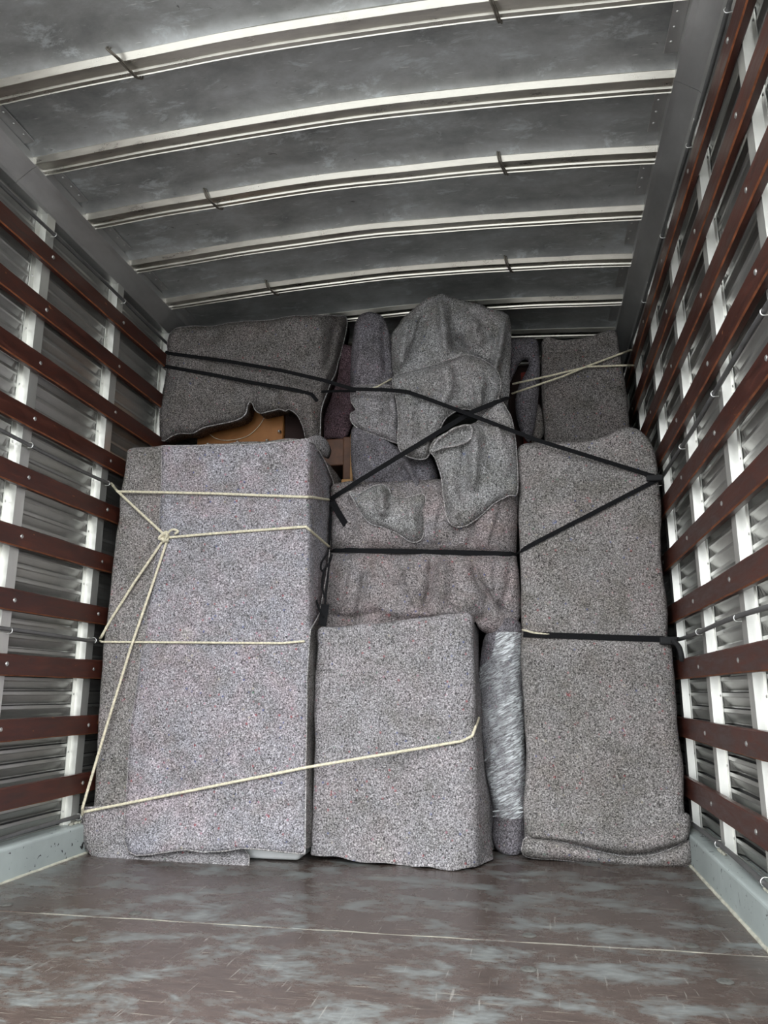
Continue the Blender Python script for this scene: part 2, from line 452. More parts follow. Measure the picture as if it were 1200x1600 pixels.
M_TRUNK = simple('chestnut_leather', (.085, .034, .015), .6, 0, .3, 18)
M_TRIM = simple('tan_leather_trim', (.36, .19, .06), .5, 0, .2, 30)
M_RED = simple('dark_red_fabric', (.16, .02, .012), .8, 0, .3, 30)
M_EDGE = simple('bare_orange_wood_edge', (.20, .062, .022), .6, 0, .5, 25)
M_BLACK = simple('black_hard_plastic', (.008, .008, .009), .8, 0, .2, 40)
M_GROUND = simple('asphalt_yard', (.17, .17, .168), .9, 0, .15, 2)

def film_mat():
    m, nt, b = new_mat('clear_stretch_film'); L = nt.links
    v0 = coords(nt, (1, 1, 1), (0, .45, 0)); mp2 = nd(nt, 'ShaderNodeMapping'); mp2.inputs['Scale'].default_value = (5, 5, 34); L.new(v0, mp2.inputs['Vector'])
    n1 = tex_noise(nt, mp2.outputs[0], 6, 4, .65, .5)
    v2 = coords(nt, (1, 1, .6)); n2 = tex_noise(nt, v2, 9, 2, .5, .5)
    r = ramp(nt, [(.36, .10), (.50, .45), (.60, 1.0)]); L.new(n1, r.inputs[0])
    r2 = ramp(nt, [(.35, .30), (.55, 1.0)]); L.new(n2, r2.inputs[0])
    fm = nd(nt, 'ShaderNodeMath', operation='MULTIPLY'); L.new(r.outputs[0], fm.inputs[0]); L.new(r2.outputs[0], fm.inputs[1])
    L.new(fm.outputs[0], b.inputs['Alpha'])
    b.inputs['Base Color'].default_value = (.82, .85, .87, 1); b.inputs['Roughness'].default_value = .24; b.inputs['Specular IOR Level'].default_value = .9
    bump(nt, b, n1, .7, .010)
    return m
M_FILM = film_mat()

# ------------------------------------------------------------------ ground outside
g = mesh('ground', *box_geo(-30, 30, -40, 30, -1.12, -1.02), M_GROUND); tag(g, kind='structure')

# ------------------------------------------------------------------ floor
floor = empty('floor', (0, 0, 0)); tag(floor, kind='structure')
SEAM = 2.143
def floor_sheet(y0, y1, tilt):
    v, f = box_geo(-1.235, 1.235, y0, y1, -.06, 0)
    return bevel_box('floor_sheet', -1.235, 1.235, y0+.002, y1-.002, -.05, 0, .003, M_FLOOR, floor)
for a, b_ in ((Y_REAR, SEAM), (SEAM, 3.35), (3.35, Y_FRONT)): floor_sheet(a, b_, 0)
V, Fc = tube_geo([(x, SEAM+.002*math.sin(x*9), -.0012+.0012*math.sin(x*23)) for x in np.linspace(-1.125, 1.125, 90)], .0020, 6)
mesh('seam_filler', V, Fc, M_SEAM, True, floor)
# countersunk floor bolts in worn dimples
def bolt_ring(u, v):
    d = ray(u, v); p = CAM+d*(-CAM[2]/d[2])
    V = []; Fc = []; n = 14
    for (r, z) in ((.019, .0005), (.015, .003), (.010, .0028), (.006, .0006), (.003, .003)):
        for k in range(n): V.append((r*math.cos(2*math.pi*k/n), r*math.sin(2*math.pi*k/n), z))
    for i in range(4):
        for k in range(n): Fc.append((i*n+k, i*n+(k+1) % n, (i+1)*n+(k+1) % n, (i+1)*n+k))
    Fc.append(tuple(range(4*n, 5*n)))
    mesh('floor_bolt', V, Fc, M_BOLT, True, floor, (p[0], p[1], 0))
for uv in ((827, 1462), (1080, 1478), (826, 1515), (1133, 1534), (211, 1427), (10, 1414), (125, 1468)): bolt_ring(*uv)

# ------------------------------------------------------------------ side walls: louvred aluminium, hat posts, wooden rails, tie rods, curb
def hat_profile(w=.056, fl=.024, dep=.026, t=.0025):
    h = w/2
    return [(0, -h-fl), (0, -h), (dep, -h+.003), (dep, h-.003), (0, h), (0, h+fl), (-t, h+fl), (-t, -h-fl)]
RIVET_ME = None
def rivet_mesh(r=.006, h=.003, mat=None):
    V = [(0, 0, h)]; n = 8
    for (rr, zz) in ((r*.7, h*.8), (r, 0)):
        for k in range(n): V.append((rr*math.cos(2*math.pi*k/n), rr*math.sin(2*math.pi*k/n), zz))
    Fc = [(0, 1+k, 1+(k+1) % n) for k in range(n)]+[(1+k, 1+n+k, 1+n+(k+1) % n, 1+(k+1) % n) for k in range(n)]
    me = bpy.data.meshes.new('rivet'); me.from_pydata(V, [], Fc); me.materials.append(mat or M_RIVET)
    me.polygons.foreach_set('use_smooth', [True]*len(me.polygons)); return me
BOLT_ME = rivet_mesh(.0085, .004); RIV_ME = rivet_mesh(.005, .0025)

def louvre_section(sx):
    # (outward offset from the panel plane, z): flat land, scoop pressed outward, open slit at its foot
    return [(0, .0248), (0, .0170), (.004, .0125), (.0175, -.0140), (.0180, -.0185), (.0195, -.0185), (.0190, -.0140), (.0055, .0135), (.0015, .0178), (.0015, .0248)]
def sill_section():
    return [(0, -.0215), (0, -.0247), (.0015, -.0247), (.0070, -.0235), (.0070, -.0225), (.0015, -.0215)]

for sx, side in ((-1, 'left'), (1, 'right')):
    wall = empty('wall_'+side, (sx*X_PANEL, 0, 0)); tag(wall, kind='structure')
    xp = sx*X_PANEL
    # outer skin
    x0, x1 = sorted((sx*(X_PANEL+.022), sx*(X_PANEL+.04)))
    mesh('outer_panel', *box_geo(x0, x1, Y_REAR, Y_FRONT, -.05, 2.56), M_BACK, False, wall)
    posts = POSTS[sx]
    prof = [(sx*(X_PANEL-.003-d), y) for d, y in hat_profile()]
    V, Fc = extrude_profile(prof, 'z', .105, 2.425)
    pm = None
    riv_z = np.arange(.16, 2.4, .11)
    for py in posts:
        if pm is None:
            o = mesh('post', V, Fc, M_ALU, False, wall, (0, py, 0)); pm = o.data
        else: o = link('post', pm, wall, (0, py, 0))
        if 1.7 < py < 3.6:
            for z in riv_z:
                rv = bpy.data.objects.new('rivet', RIV_ME); COL.objects.link(rv); rv.parent = o
                rv.rotation_euler = (0, -sx*math.pi/2, 0); rv.location = (sx*(X_PANEL-.003), -.040, z)
    # louvres, one blade each; bays near the camera that the picture does not show are one joined piece
    edges = [Y_REAR-.045]+posts
    lv_me = {}
    stuffV, stuffF = [], []
    def blade(L_):
        LV, LF = [], []
        ys = [0, .010, .018, .030, .045, L_-.052, L_-.040, L_-.028, L_-.018, L_-.012, L_]
        for sec in (louvre_section(sx), sill_section()):
            n = len(sec); b0 = len(LV)
            for y in ys:
                e = min(y-.008, L_-.012-y); k = min(1, max(0, e/.034)); k = math.sin(k*math.pi/2)
                for d, z in sec: LV.append((sx*(X_PANEL+(d*k if d > .0016 else d)+(.0015*(1-k) if d > .0016 and d > .0185 else 0)), y, z))
            for k in range(len(ys)-1):
                for i in range(n): LF.append((b0+k*n+i, b0+k*n+(i+1) % n, b0+(k+1)*n+(i+1) % n, b0+(k+1)*n+i))
            LF.append(tuple(b0+i for i in range(n))); LF.append(tuple(b0+(len(ys)-1)*n+i for i in range(n)))
        return LV, LF
    for a, b_ in zip(edges[:-1], edges[1:]):
        ya, yb = a+.028, b_-.028
        zs = np.arange(.135, 2.43, .0495)
        vis = (1.25 < b_ < 4.0) and not (b_ < 1.9 and sx < 0)
        key = round(yb-ya, 3); LV, LF = blade(yb-ya)
        for z in zs:
            if b_ < 2.0 and z < 1.3: show = False
            elif b_ > 3.36 and z < 1.45: show = False
            else: show = vis
            if show:
                if key not in lv_me:
                    o = mesh('louvre_blade', LV, LF, M_LOUVRE, False, wall, (0, ya, z)); lv_me[key] = o.data
                else: link('louvre_blade', lv_me[key], wall, (0, ya, z))
            else:
                base = len(stuffV); stuffV += [(p[0], p[1]+ya, p[2]+z) for p in LV]; stuffF += [tuple(base+i for i in f) for f in LF]
    if stuffV:
        o = mesh('louvre_field', stuffV, stuffF, M_LOUVRE, False, wall); o['kind'] = 'stuff'
    # wooden rails with bolts at each post
    for j in range(10):
        z = RAIL_Z0+j*RAIL_DZ
        xa, xb = sorted((sx*X_RAIL, sx*(X_RAIL+.0245)))
        yr = Y_REAR+.02; yf = Y_FRONT-.02
        n = 60; V = []; Fc = []
        c = .004
        sec = [(0, c), (0, RAIL_H-c), (c, RAIL_H), (.0245-c, RAIL_H), (.0245, RAIL_H-c), (.0245, c), (.0245-c, 0), (c, 0)]
        for k in range(n+1):
            y = yr+(yf-yr)*k/n
            wv = .0035*noise.noise(Vector((y*1.3, j*7.1, sx*3.3))); wx = .002*noise.noise(Vector((y*1.1, j*3.1+50, sx)))
            ed = .0016*noise.noise(Vector((y*22, j*5.1, sx*9)))
            for p in sec: V.append((sx*(X_RAIL+p[0]+wx), y, z+p[1]+wv+(ed if p[1] < .02 else -ed)))
        m8 = len(sec)
        for k in range(n):
            for i in range(m8): Fc.append((k*m8+i, k*m8+(i+1) % m8, (k+1)*m8+(i+1) % m8, (k+1)*m8+i))
        Fc += [tuple(range(m8)), tuple(range(n*m8, n*m8+m8))]
        rail = mesh('wooden_rail', V, Fc, M_WOOD, False, wall)
        rail.data.materials.append(M_EDGE)               # varnish worn off the lower arris
        for k in range(n): rail.data.polygons[k*m8+7].material_index = 1
        for py in posts:
            if py < 1.2 or py > 4: continue
            o = bpy.data.objects.new('bolt', BOLT_ME); COL.objects.link(o); o.parent = rail
            o.rotation_euler = (0, -sx*math.pi/2, 0)
            o.matrix_parent_inverse = Matrix.Translation(-Vector(wall.location)) if False else Matrix()
            o.location = (sx*(X_RAIL+.0005), py+random.uniform(-.006, .006), z+RAIL_H*.52+random.uniform(-.006, .006))
    # horizontal tie rods carried on small brackets in front of the posts
    for z, r in ((2.335, .007), (1.478, .0075), (.812, .0075), (.133, .008)):
        pts = [(sx*(1.1605), y, z+.004*math.sin(y*5+z*3)) for y in np.linspace(Y_REAR+.05, Y_FRONT-.05, 60)]
        V, Fc = tube_geo(pts, r, 8)
        rod = mesh('tie_rod', V, Fc, M_STEEL, True, wall)
        for py in posts:
            if py < 1.2 or py > 4: continue
            q = [(sx*1.172, py+.008, z+.010), (sx*1.160, py+.007, z+.0105), (sx*1.1515, py+.005, z+.002), (sx*1.155, py+.004, z-.009), (sx*1.172, py+.002, z-.010)]
            V, Fc = tube_geo(catmull(q, .004), .0018, 6)
            mesh('rod_clip', V, Fc, M_RIVET, True, rod)
    # steel curb
    cx0, cx1 = sorted((sx*X_CURB, sx*1.235))
    curb = bevel_box('baseboard_'+side, cx0, cx1, Y_REAR, Y_FRONT, -.01, .108, .010, M_CURB, None, 3); tag(curb, kind='structure')
    pts = [(sx*(X_CURB-.002), y, .001+.002*noise.noise(Vector((y*20, sx, 0)))) for y in np.linspace(Y_REAR, 3.6, 160)]
    V, Fc = tube_geo(pts, [.006+.002*noise.noise(Vector((p[1]*13, 5, 5))) for p in pts], 6)
    mesh('sealant_bead', V, Fc, M_BEAD, True, curb)
    # weld blobs where the posts stand on the curb
    for py in posts:
        if py < 1.7 or py > 3.5: continue
        for dy in (-.03, .0, .028):
            V, Fc = tube_geo([(sx*(1.170), py+dy-.012, .109), (sx*1.166, py+dy, .114), (sx*1.170, py+dy+.012, .109)], .006, 6)
            mesh('weld', V, Fc, M_BEAD, True, curb)

wb = mesh('wall_front', *box_geo(-1.235, 1.235, Y_FRONT, Y_FRONT+.03, -.05, 2.56), M_BACK); tag(wb, kind='structure')

# ------------------------------------------------------------------ ceiling: arched sheet panels between hat ribs, riveted edge strips, cornices
ceil = empty('ceiling', (0, 0, Z_CEIL)); tag(ceil, kind='structure')
def arch(x):
    t = min(1, abs(x-.02)/X_CEIL)
    return ARCH*(1-t**1.7)
RIB_W, RIB_D = .074, .030
xs = np.linspace(-1.16, 1.16, 49)
rib_edges = [Y_REAR-.02]+RIBS+[Y_FRONT]
for i in range(len(rib_edges)-1):
    ya = rib_edges[i]+(.0 if i == 0 else RIB_W-.012); yb = rib_edges[i+1]+(-.004 if i < len(rib_edges)-2 else 0)
    V, Fc = [], []
    tks = list(np.linspace(0, 1-.066/(yb-ya), 7))+[1-q/(yb-ya) for q in (.054, .042, .031, .021, .012, .005, 0)]; ny = len(tks)-1
    for k in range(ny+1):
        t = tks[k]; y = ya+(yb-ya)*t
        for x in xs:
            pill = .006*math.sin(math.pi*t)+.004*noise.noise(Vector((x*2.2, y*3.0, i*1.7)))*math.sin(math.pi*t)
            dn = max(0.0, 1-(yb-y)/.062); dn = .024*dn*dn if i < len(rib_edges)-2 else 0   # sheet pulled down to the rib's front flange
            V.append((x, y, Z_CEIL+RIB_D+.005+arch(x)+pill-dn))
    nx = len(xs); off = len(V)
    V += [(v[0], v[1], v[2]+.012) for v in V]
    for k in range(ny):
        for j in range(nx-1):
            a = k*nx+j; Fc.append((a, a+1, a+nx+1, a+nx)); Fc.append((off+a, off+a+nx, off+a+nx+1, off+a+1))
    for j in range(nx-1): Fc.append((j, off+j, off+j+1, j+1)); a = ny*nx+j; Fc.append((a, a+1, off+a+1, off+a))
    for k in range(ny): a = k*nx; Fc.append((a, a+nx, off+a+nx, off+a)); a = k*nx+nx-1; Fc.append((a, off+a, off+a+nx, a+nx))
    mesh('roof_panel', V, Fc, M_ROOF, True, ceil)
# rib section (y, z): front flange, near face, grooved underside, rear lip
RSEC = [(-.013, .024), (-.0135, .0155), (.0015, .0005), (.004, .0), (.006, .003), (.022, .003), (.025, .009), (.047, .009), (.050, .003), (.064, .003), (.066, .0), (.071, .005), (.072, .030), (.084, .032), (.084, .0375)]
rib_objs = []
for i, y in enumerate(RIBS):
    V, Fc = [], []; n = len(RSEC); xr = np.linspace(-X_CEIL, X_CEIL, 45)
    for x in xr:
        for p in RSEC: V.append((x, y+p[0]+.004*noise.noise(Vector((x*2, i*3.3, 0))), Z_CEIL+p[1]+arch(x)+.003*noise.noise(Vector((x*3, i*5.3, 7)))))
    for k in range(len(xr)-1):
        for j in range(n): Fc.append((k*n+j, k*n+(j+1) % n, (k+1)*n+(j+1) % n, (k+1)*n+j))
    Fc += [tuple(range(n)), tuple(range((len(xr)-1)*n, len(xr)*n))]
    o = mesh('roof_rib', V, Fc, M_RIB, False, ceil)
    rib_objs.append(o)
# wire ties twisted around ribs
for (ri, u, v) in ((2, 200, 100), (4, 335, 315), (6, 425, 450), (2, 770, 15), (4, 783, 260), (6, 793, 415)):
    y = RIBS[ri]
    d = ray(u, v); x = (CAM+d*((Z_CEIL+arch(0)-CAM[2])/d[2]))[0]
    zc = Z_CEIL+arch(x)
    big = u < 300
    loop = [(x-.012, y-.03, zc+.024), (x-.006, y-.012, zc-.006), (x+.004, y+.02, zc-.010), (x+.012, y+.055, zc-.009), (x+.016, y+.078, zc+.004), (x+.014, y+.082, zc+.024)]
    if big: loop = [(x-.030, y-.035, zc+.022), (x-.024, y-.05, zc+.0), (x-.006, y-.03, zc-.012)]+loop[1:]
    V, Fc = tube_geo(catmull(loop, .006), .0032, 6); mesh('wire_tie', V, Fc, M_WIRE, True, rib_objs[ri])
    loop2 = [(p[0]+.008, p[1]+.002, p[2]-.002) for p in loop]
    V, Fc = tube_geo(catmull(loop2, .006), .0028, 6); mesh('wire_tie', V, Fc, M_WIRE, True, rib_objs[ri])
# riveted edge strips, cornices
for sx in (-1, 1):
    for i in range(len(rib_edges)-1):
        ya = rib_edges[i]+RIB_W+.012; yb = rib_edges[i+1]-.066
        if yb < 1.0 or ya > 4.2: continue
        x0, x1 = sorted((sx*(X_CEIL-.045), sx*(X_CEIL+.01)))
        z = Z_CEIL+RIB_D-.001+arch(X_CEIL-.03)
        st = bevel_box('edge_strip', x0, x1, ya, yb, z, z+.005, .001, M_CORNICE, ceil)
        for t in (.22, .5, .78):
            o = bpy.data.objects.new('rivet', RIV_ME); COL.objects.link(o); o.parent = st
            o.rotation_euler = (math.pi, 0, 0); o.location = (sx*(X_CEIL-.03), ya+(yb-ya)*t, z)
            o.matrix_parent_inverse = Matrix()
    prof = [(sx*(X_CEIL-.004), Z_CEIL+.030), (sx*(X_CEIL-.004), Z_CEIL-.004), (sx*(X_CEIL+.012), Z_CEIL-.012), (sx*(X_POST+.000), Z_CEIL-.052), (sx*(X_POST+.006), Z_CEIL-.062),
            (sx*(X_PANEL+.02), Z_CEIL-.062), (sx*(X_PANEL+.02), Z_CEIL+.05)]
    for ya, yb in ((Y_REAR, 2.15), (2.152, Y_FRONT)):
        V, Fc = extrude_profile(prof, 'y', ya, yb); mesh('cornice', V, Fc, M_CORNICE, False, ceil)

# ================================================================== THE LOAD
def hemwave(x, z, amp, freq, zfade, ph=0):
    return amp*np.sin(x*freq+ph)*np.clip(1-z/zfade, 0, 1)**1.6

# ---- 1 tall wrapped wardrobe on the left
LB = empty('wrapped_furniture', (-.68, 3.1, 0))
tag(LB, 'tall wide bundle in lilac-grey moving blankets with knotted cream rope, standing against left wall', 'wrapped furniture', 'blanket-wrapped furniture')
def d_lb(p):
    o = np.zeros_like(p); x, y, z = p.T
    o[:, 0] += np.where(x > -.5, -.012*np.clip((z-.9)/.7, 0, 1)+.015*np.clip((.9-z)/.9, 0, 1), .03*np.clip(z/1.6-.4, 0, 1))
    o[:, 1] += .012*np.sin(z*4.1+1)*np.sin(x*5)
    o[:, 2] += np.where(z > 1.4, .016*np.sin((x+.2)*3.2)-.03*np.clip((x+.38)/.12, 0, 1)**2*0.6, 0)
    return o
rbox('inner_blanket', -1.128, -.262, 2.905, 3.82, .045, 1.652, .032, FELT_TAN, LB, d_lb, seed=1.2)
sheet('outer_blanket', [(253, 697), (330, 696), (400, 694), (450, 690), (478, 686), (492, 694), (508, 722), (520, 752), (518, 800), (516, 850), (508, 905), (498, 960), (484, 985), (479, 1060), (477, 1200),
      (476, 1334), (440, 1331), (405, 1327), (378, 1325), (350, 1330), (318, 1331), (290, 1327), (265, 1330), (235, 1335), (212, 1337), (199, 1330), (193, 1312), (196, 1260), (203, 1150), (215, 1060), (235, 920), (248, 840), (252, 760)],
      2.886, FELT_LILAC, LB, cell=6, thick=.008, roll=.006, roll_w=8, wob=.003, hem=.004, smooth_outline=False,
      yfun=lambda u, v: np.where((v < 985) & (u > 482), np.clip((u-482)/36, 0, 1.1)**1.15*.36, 0) - .010*np.exp(-((v-1320)/40)**2)*np.sin(u*.055) - .05*np.clip((v-1240)/95, 0, 1)**1.5,
      folds=[('ridge', [(300, 1335), (306, 1250), (308, 1120)], 14, .010, 1), ('ridge', [(400, 1325), (402, 1240), (398, 1150)], 14, .008, 1),
             ('ridge', [(222, 1330), (228, 1250), (232, 1150)], 9, .007, 1), ('valley', [(190, 772), (515, 782)], 5, .004, 1), ('valley', [(258, 838), (480, 824)], 5, .004, 1),
             ('valley', [(205, 1004), (475, 1005)], 6, .005, 1), ('ridge', [(466, 1335), (470, 1200), (474, 1010)], 7, .006, 1),
             ('valley', [(484, 705), (484, 850), (480, 985)], 3, .003, 1)])
sheet('lower_blanket', [(130, 1262), (127, 1300), (133, 1325), (150, 1344), (158, 1354), (165, 1350), (178, 1347), (200, 1354), (250, 1356), (300, 1357), (345, 1357), (388, 1356), (389, 1338), (375, 1318), (300, 1300), (220, 1260)],
      2.885, FELT_GREY, LB, cell=6, thick=.008, wob=.002, smooth_outline=False, hem=.003, yfun=lambda u, v: -.07*np.clip((v-1326)/30, 0, 1)**1.4)
bevel_box('plastic_base', -.56, -.275, 2.925, 3.2, .003, .052, .016, M_WHITE, LB, 3, True)
sheet('blanket_tail', [(478, 688), (490, 680), (500, 681), (511, 688), (515, 700), (510, 713), (503, 711), (494, 706), (484, 698)], 3.0, FELT_GREY, LB, bulge=(7, .03), slope=(.004, 0), thick=.02, cell=4, back=.05)

# ---- 2 wrapped low cabinet in the centre
CB = empty('wrapped_furniture', (.06, 3.15, 0))
tag(CB, 'low grey-blanketed box in the centre of the floor with a cream rope across it', 'wrapped furniture', 'blanket-wrapped furniture')
def d_cb(p):
    o = np.zeros_like(p); x, y, z = p.T
    fr = np.clip((3.05-y)/.08, 0, 1); lowz = np.clip(1-z/.55, 0, 1)
    o[:, 1] += -fr*(.030*lowz**1.5+hemwave(x, z, .014, 21, .55, 2.2)+hemwave(x, z, .008, 47, .3, 0)+.025*np.clip((x-.02)/.15, 0, 1)*np.clip(1-z/.35, 0, 1)**2)
    o[:, 0] += np.where(x > .2, .040*np.clip(1-z/.7, 0, 1)**1.3*np.clip((y-2.9)/.25, 0, 1)+.014*np.sin(y*27)*np.clip(1-z/.6, 0, 1), 0)
    o[:, 2] += np.where(z > .7, .020*(x-.05)/.32, 0)
    o[:, 2] += np.clip(1-z/.12, 0, 1)*(.022*np.clip(1-(x+.26)/.34, 0, 1)+.004*np.sin(x*40)+.004)
    return o
rbox('blanket', -.248, .378, 2.965, 3.40, .0, .885, .03, FELT_GREY, CB, d_cb, cell=.013, seed=5.1)

# ---- 3 tall wrapped cabinet on the right
RB = empty('wrapped_furniture', (.85, 3.4, 0))
tag(RB, 'tall narrow bundle in brown-grey blanket strapped in black webbing against right wall', 'wrapped furniture', 'blanket-wrapped furniture')
def d_rb(p):
    o = np.zeros_like(p); x, y, z = p.T
    o[:, 0] += np.where(x < .8, .016*np.clip(z-.8, 0, 1), 0)
    o[:, 0] += np.where(x < .8, -.020, .008)*np.clip(1-z/.35, 0, 1)**.7
    o[:, 0] += np.where(x > 1.0, -.010*np.exp(-((z-.83)/.04)**2), 0)
    o[:, 1] += .014*np.exp(-((z-.82)/.018)**2)-.012*np.exp(-((z-.77)/.06)**2)
    o[:, 1] += np.where(y < 3.3, -.02*np.exp(-((z-.10-.05*np.clip((.9-x)/.3, 0, 1))/.05)**2)-.012*np.clip(1-z/.2, 0, 1), 0)
    o[:, 2] += np.where(z > 1.4, .045*np.exp(-((x-1.03)/.09)**2)-.07*np.clip((x-1.06)/.08, 0, 1)**1.5-.02*np.clip((y-3.2)/.3, 0, 1), 0)
    return o
rbox('upper_blanket', .558, 1.128, 3.135, 4.0, .02, 1.635, .035, FELT_TAN, RB, d_rb, seed=8.8)
sheet('lower_blanket', [(817, 1318), (826, 1308), (860, 1312), (900, 1322), (950, 1334), (985, 1339), (1020, 1336), (1050, 1326), (1076, 1314), (1081, 1330), (1078, 1350), (1050, 1356), (1000, 1355), (940, 1350), (880, 1344), (822, 1338)],
      3.105, FELT_TAN, RB, cell=4.5, thick=.01, hem=.003, bulge=(8, .016), back=.05, shrink=.03, wob=.002, smooth_outline=True)
sheet('blanket_fold', [(826, 1280), (900, 1285), (1000, 1290), (1072, 1270), (1076, 1308), (1050, 1322), (1015, 1331), (975, 1334), (930, 1326), (870, 1312), (828, 1307)],
      3.082, FELT_TAN, RB, cell=4.5, thick=.01, bulge=(10, .010), roll=.02, wob=.002, yfun=lambda u, v: .055*np.clip((1312-v)/30, 0, 1))

# ---- 4 roll in stretch film between the centre cabinet and the right bundle
RO = empty('film_wrapped_roll', (.48, 3.25, 0))
tag(RO, 'upright blanket roll bound in shiny clear stretch film beside the right tall bundle', 'wrapped roll')
def roll_geo(rows, Yc, depth, nseg=28, grow=0.0, seed=0, lump=.010):
    rows = np.array(rows, float); rows = catmull(rows, 12); V = []; Fc = []
    for (v, l, r) in rows:
        pl = P(l, v, Yc); pr = P(r, v, Yc); c = (pl+pr)/2; hw = (pr[0]-pl[0])/2+grow
        for k in range(nseg):
            a = 2*math.pi*k/nseg
            x = math.cos(a); y = math.sin(a)
            rr = 1+lump*8*noise.noise(Vector((x*1.5+seed, y*1.5, v*.012)))
            V.append((c[0]+hw*x*rr, Yc+(depth+grow)*y*rr, max(.003, c[2])))
    m = len(rows)
    for i in range(m-1):
        for k in range(nseg): Fc.append((i*nseg+k, i*nseg+(k+1) % nseg, (i+1)*nseg+(k+1) % nseg, (i+1)*nseg+k))
    Fc += [tuple(range(nseg)), tuple(range((m-1)*nseg, m*nseg))]
    return V, Fc
rows = [(968, 782, 806), (978, 766, 817), (1000, 754, 819), (1050, 750, 818), (1100, 750, 818), (1150, 750, 819), (1200, 757, 821), (1250, 768, 823), (1275, 772, 824), (1300, 767, 825), (1322, 772, 824), (1336, 784, 815)]
V, Fc = roll_geo(rows, 3.27, .085, seed=2); o = mesh('blanket', V, Fc, FELT_SLATE, True, RO); LOAD.append(o)
rows_f = [(990, 764, 817), (1050, 751, 817), (1100, 751, 817), (1150, 751, 818), (1200, 758, 820), (1250, 769, 822), (1274, 772, 823)]
V, Fc = roll_geo(rows_f, 3.27, .085, grow=.005, seed=2); Fc = Fc[:-2]
mesh('stretch_film', V, Fc, M_FILM, True, RO)
for (p, q) in (((770, 1276), (823, 1268)), ((770, 1268), (822, 1262)), ((760, 1212), (800, 1188)), ((756, 1190), (790, 1158))):
    pts = [P(p[0]+(q[0]-p[0])*t, p[1]+(q[1]-p[1])*t, 3.18+.02*abs(t-.5)) for t in np.linspace(0, 1, 10)]
    V, Fc = tube_geo(pts, .003, 6); mesh('film_band', V, Fc, M_FILM, True, RO)

# ---- 5 middle bundle lying across, above the centre cabinet
MB = empty('wrapped_furniture', (.15, 3.3, .9))
tag(MB, 'puckered rosy-grey blanketed bundle squeezed by a horizontal black strap, resting above the centre box', 'wrapped furniture', 'blanket-wrapped furniture')
sheet('blanket', [(522, 756), (600, 752), (700, 748), (806, 745), (809, 800), (807, 862), (811, 900), (813, 945), (811, 968), (798, 975), (788, 984), (776, 992), (762, 990), (750, 984), (742, 970), (735, 975), (640, 985), (560, 990), (505, 992), (501, 965), (508, 915), (517, 862), (520, 800)],
      3.20, FELT_ROSE, MB, cell=4, bulge=(22, .06), back=.35, shrink=.10, wob=.008, bumpy=.012, seed=4,
      folds=[('valley', [(515, 862), (660, 862), (808, 866)], 10.8, 0.072, 1), ('valley', [(555, 985), (565, 930), (572, 880)], 5.4, 0.048), ('valley', [(660, 960), (672, 920), (674, 868)], 5.4, 0.056),
             ('valley', [(738, 868), (745, 905), (775, 945), (805, 968)], 5.4, 0.064), ('valley', [(508, 960), (540, 965), (600, 957)], 5.4, 0.032), ('valley', [(780, 960), (790, 930), (800, 880)], 4.5, 0.032),
             ('valley', [(715, 850), (712, 800), (708, 780)], 3.6, 0.032), ('valley', [(735, 855), (740, 810), (745, 775)], 3.6, 0.029), ('ridge', [(600, 955), (650, 958), (700, 956), (740, 965)], 10, .03),
             ('valley', [(640, 930), (600, 905), (560, 900)], 6.3, 0.019), ('valley', [(760, 930), (758, 960), (750, 975)], 4.5, 0.032), ('step', [(690, 958), (686, 910), (684, 872)], 12, .03), ('step', [(620, 872), (632, 910), (646, 955)], 14, .025), ('step', [(590, 955), (604, 915), (640, 880)], 12, .022), ('step', [(548, 872), (540, 920), (528, 965)], 10, .025), ('step', [(770, 872), (768, 915), (782, 955)], 9, .03), ('step', [(690, 776), (682, 815), (676, 852)], 12, .024), ('step', [(778, 778), (772, 815), (762, 855)], 10, .024), ('ridge', [(690, 870), (695, 910), (690, 950)], 9, .02), ('valley', [(560, 850), (552, 800), (545, 775)], 3.6, 0.029)])

# ---- 6 upper left: wrapped panel resting on the left wardrobe, with an uncovered brown box and a dark trunk below it
UL = empty('wrapped_furniture', (-.7, 3.4, 1.64))
tag(UL, 'dark grey blanket hung over a wide item at upper left under the roof, wavy hem', 'wrapped furniture', 'blanket-wrapped furniture')
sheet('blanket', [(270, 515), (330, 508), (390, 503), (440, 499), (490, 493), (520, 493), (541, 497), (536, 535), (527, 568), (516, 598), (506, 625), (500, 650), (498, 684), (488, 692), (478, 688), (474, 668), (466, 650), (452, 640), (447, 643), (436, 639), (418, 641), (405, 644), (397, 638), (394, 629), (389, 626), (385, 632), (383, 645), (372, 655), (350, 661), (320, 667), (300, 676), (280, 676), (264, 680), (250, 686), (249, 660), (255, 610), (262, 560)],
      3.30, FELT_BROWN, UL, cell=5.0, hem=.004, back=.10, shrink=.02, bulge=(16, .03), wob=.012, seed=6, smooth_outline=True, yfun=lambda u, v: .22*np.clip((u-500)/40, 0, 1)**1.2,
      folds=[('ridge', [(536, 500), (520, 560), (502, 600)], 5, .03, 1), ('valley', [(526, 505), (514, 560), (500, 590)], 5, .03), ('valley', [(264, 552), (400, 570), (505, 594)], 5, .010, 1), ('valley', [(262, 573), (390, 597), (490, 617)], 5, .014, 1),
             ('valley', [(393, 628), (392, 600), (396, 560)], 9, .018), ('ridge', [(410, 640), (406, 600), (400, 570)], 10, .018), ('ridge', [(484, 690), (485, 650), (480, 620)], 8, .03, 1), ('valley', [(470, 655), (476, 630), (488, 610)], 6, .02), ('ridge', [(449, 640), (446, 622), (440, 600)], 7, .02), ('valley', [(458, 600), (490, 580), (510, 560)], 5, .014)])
BX = empty('brown_cabinet', (-.74, 3.6, 1.63))
tag(BX, 'tan-brown wooden box with small shiny fittings showing beneath the upper left blanket', 'cabinet')
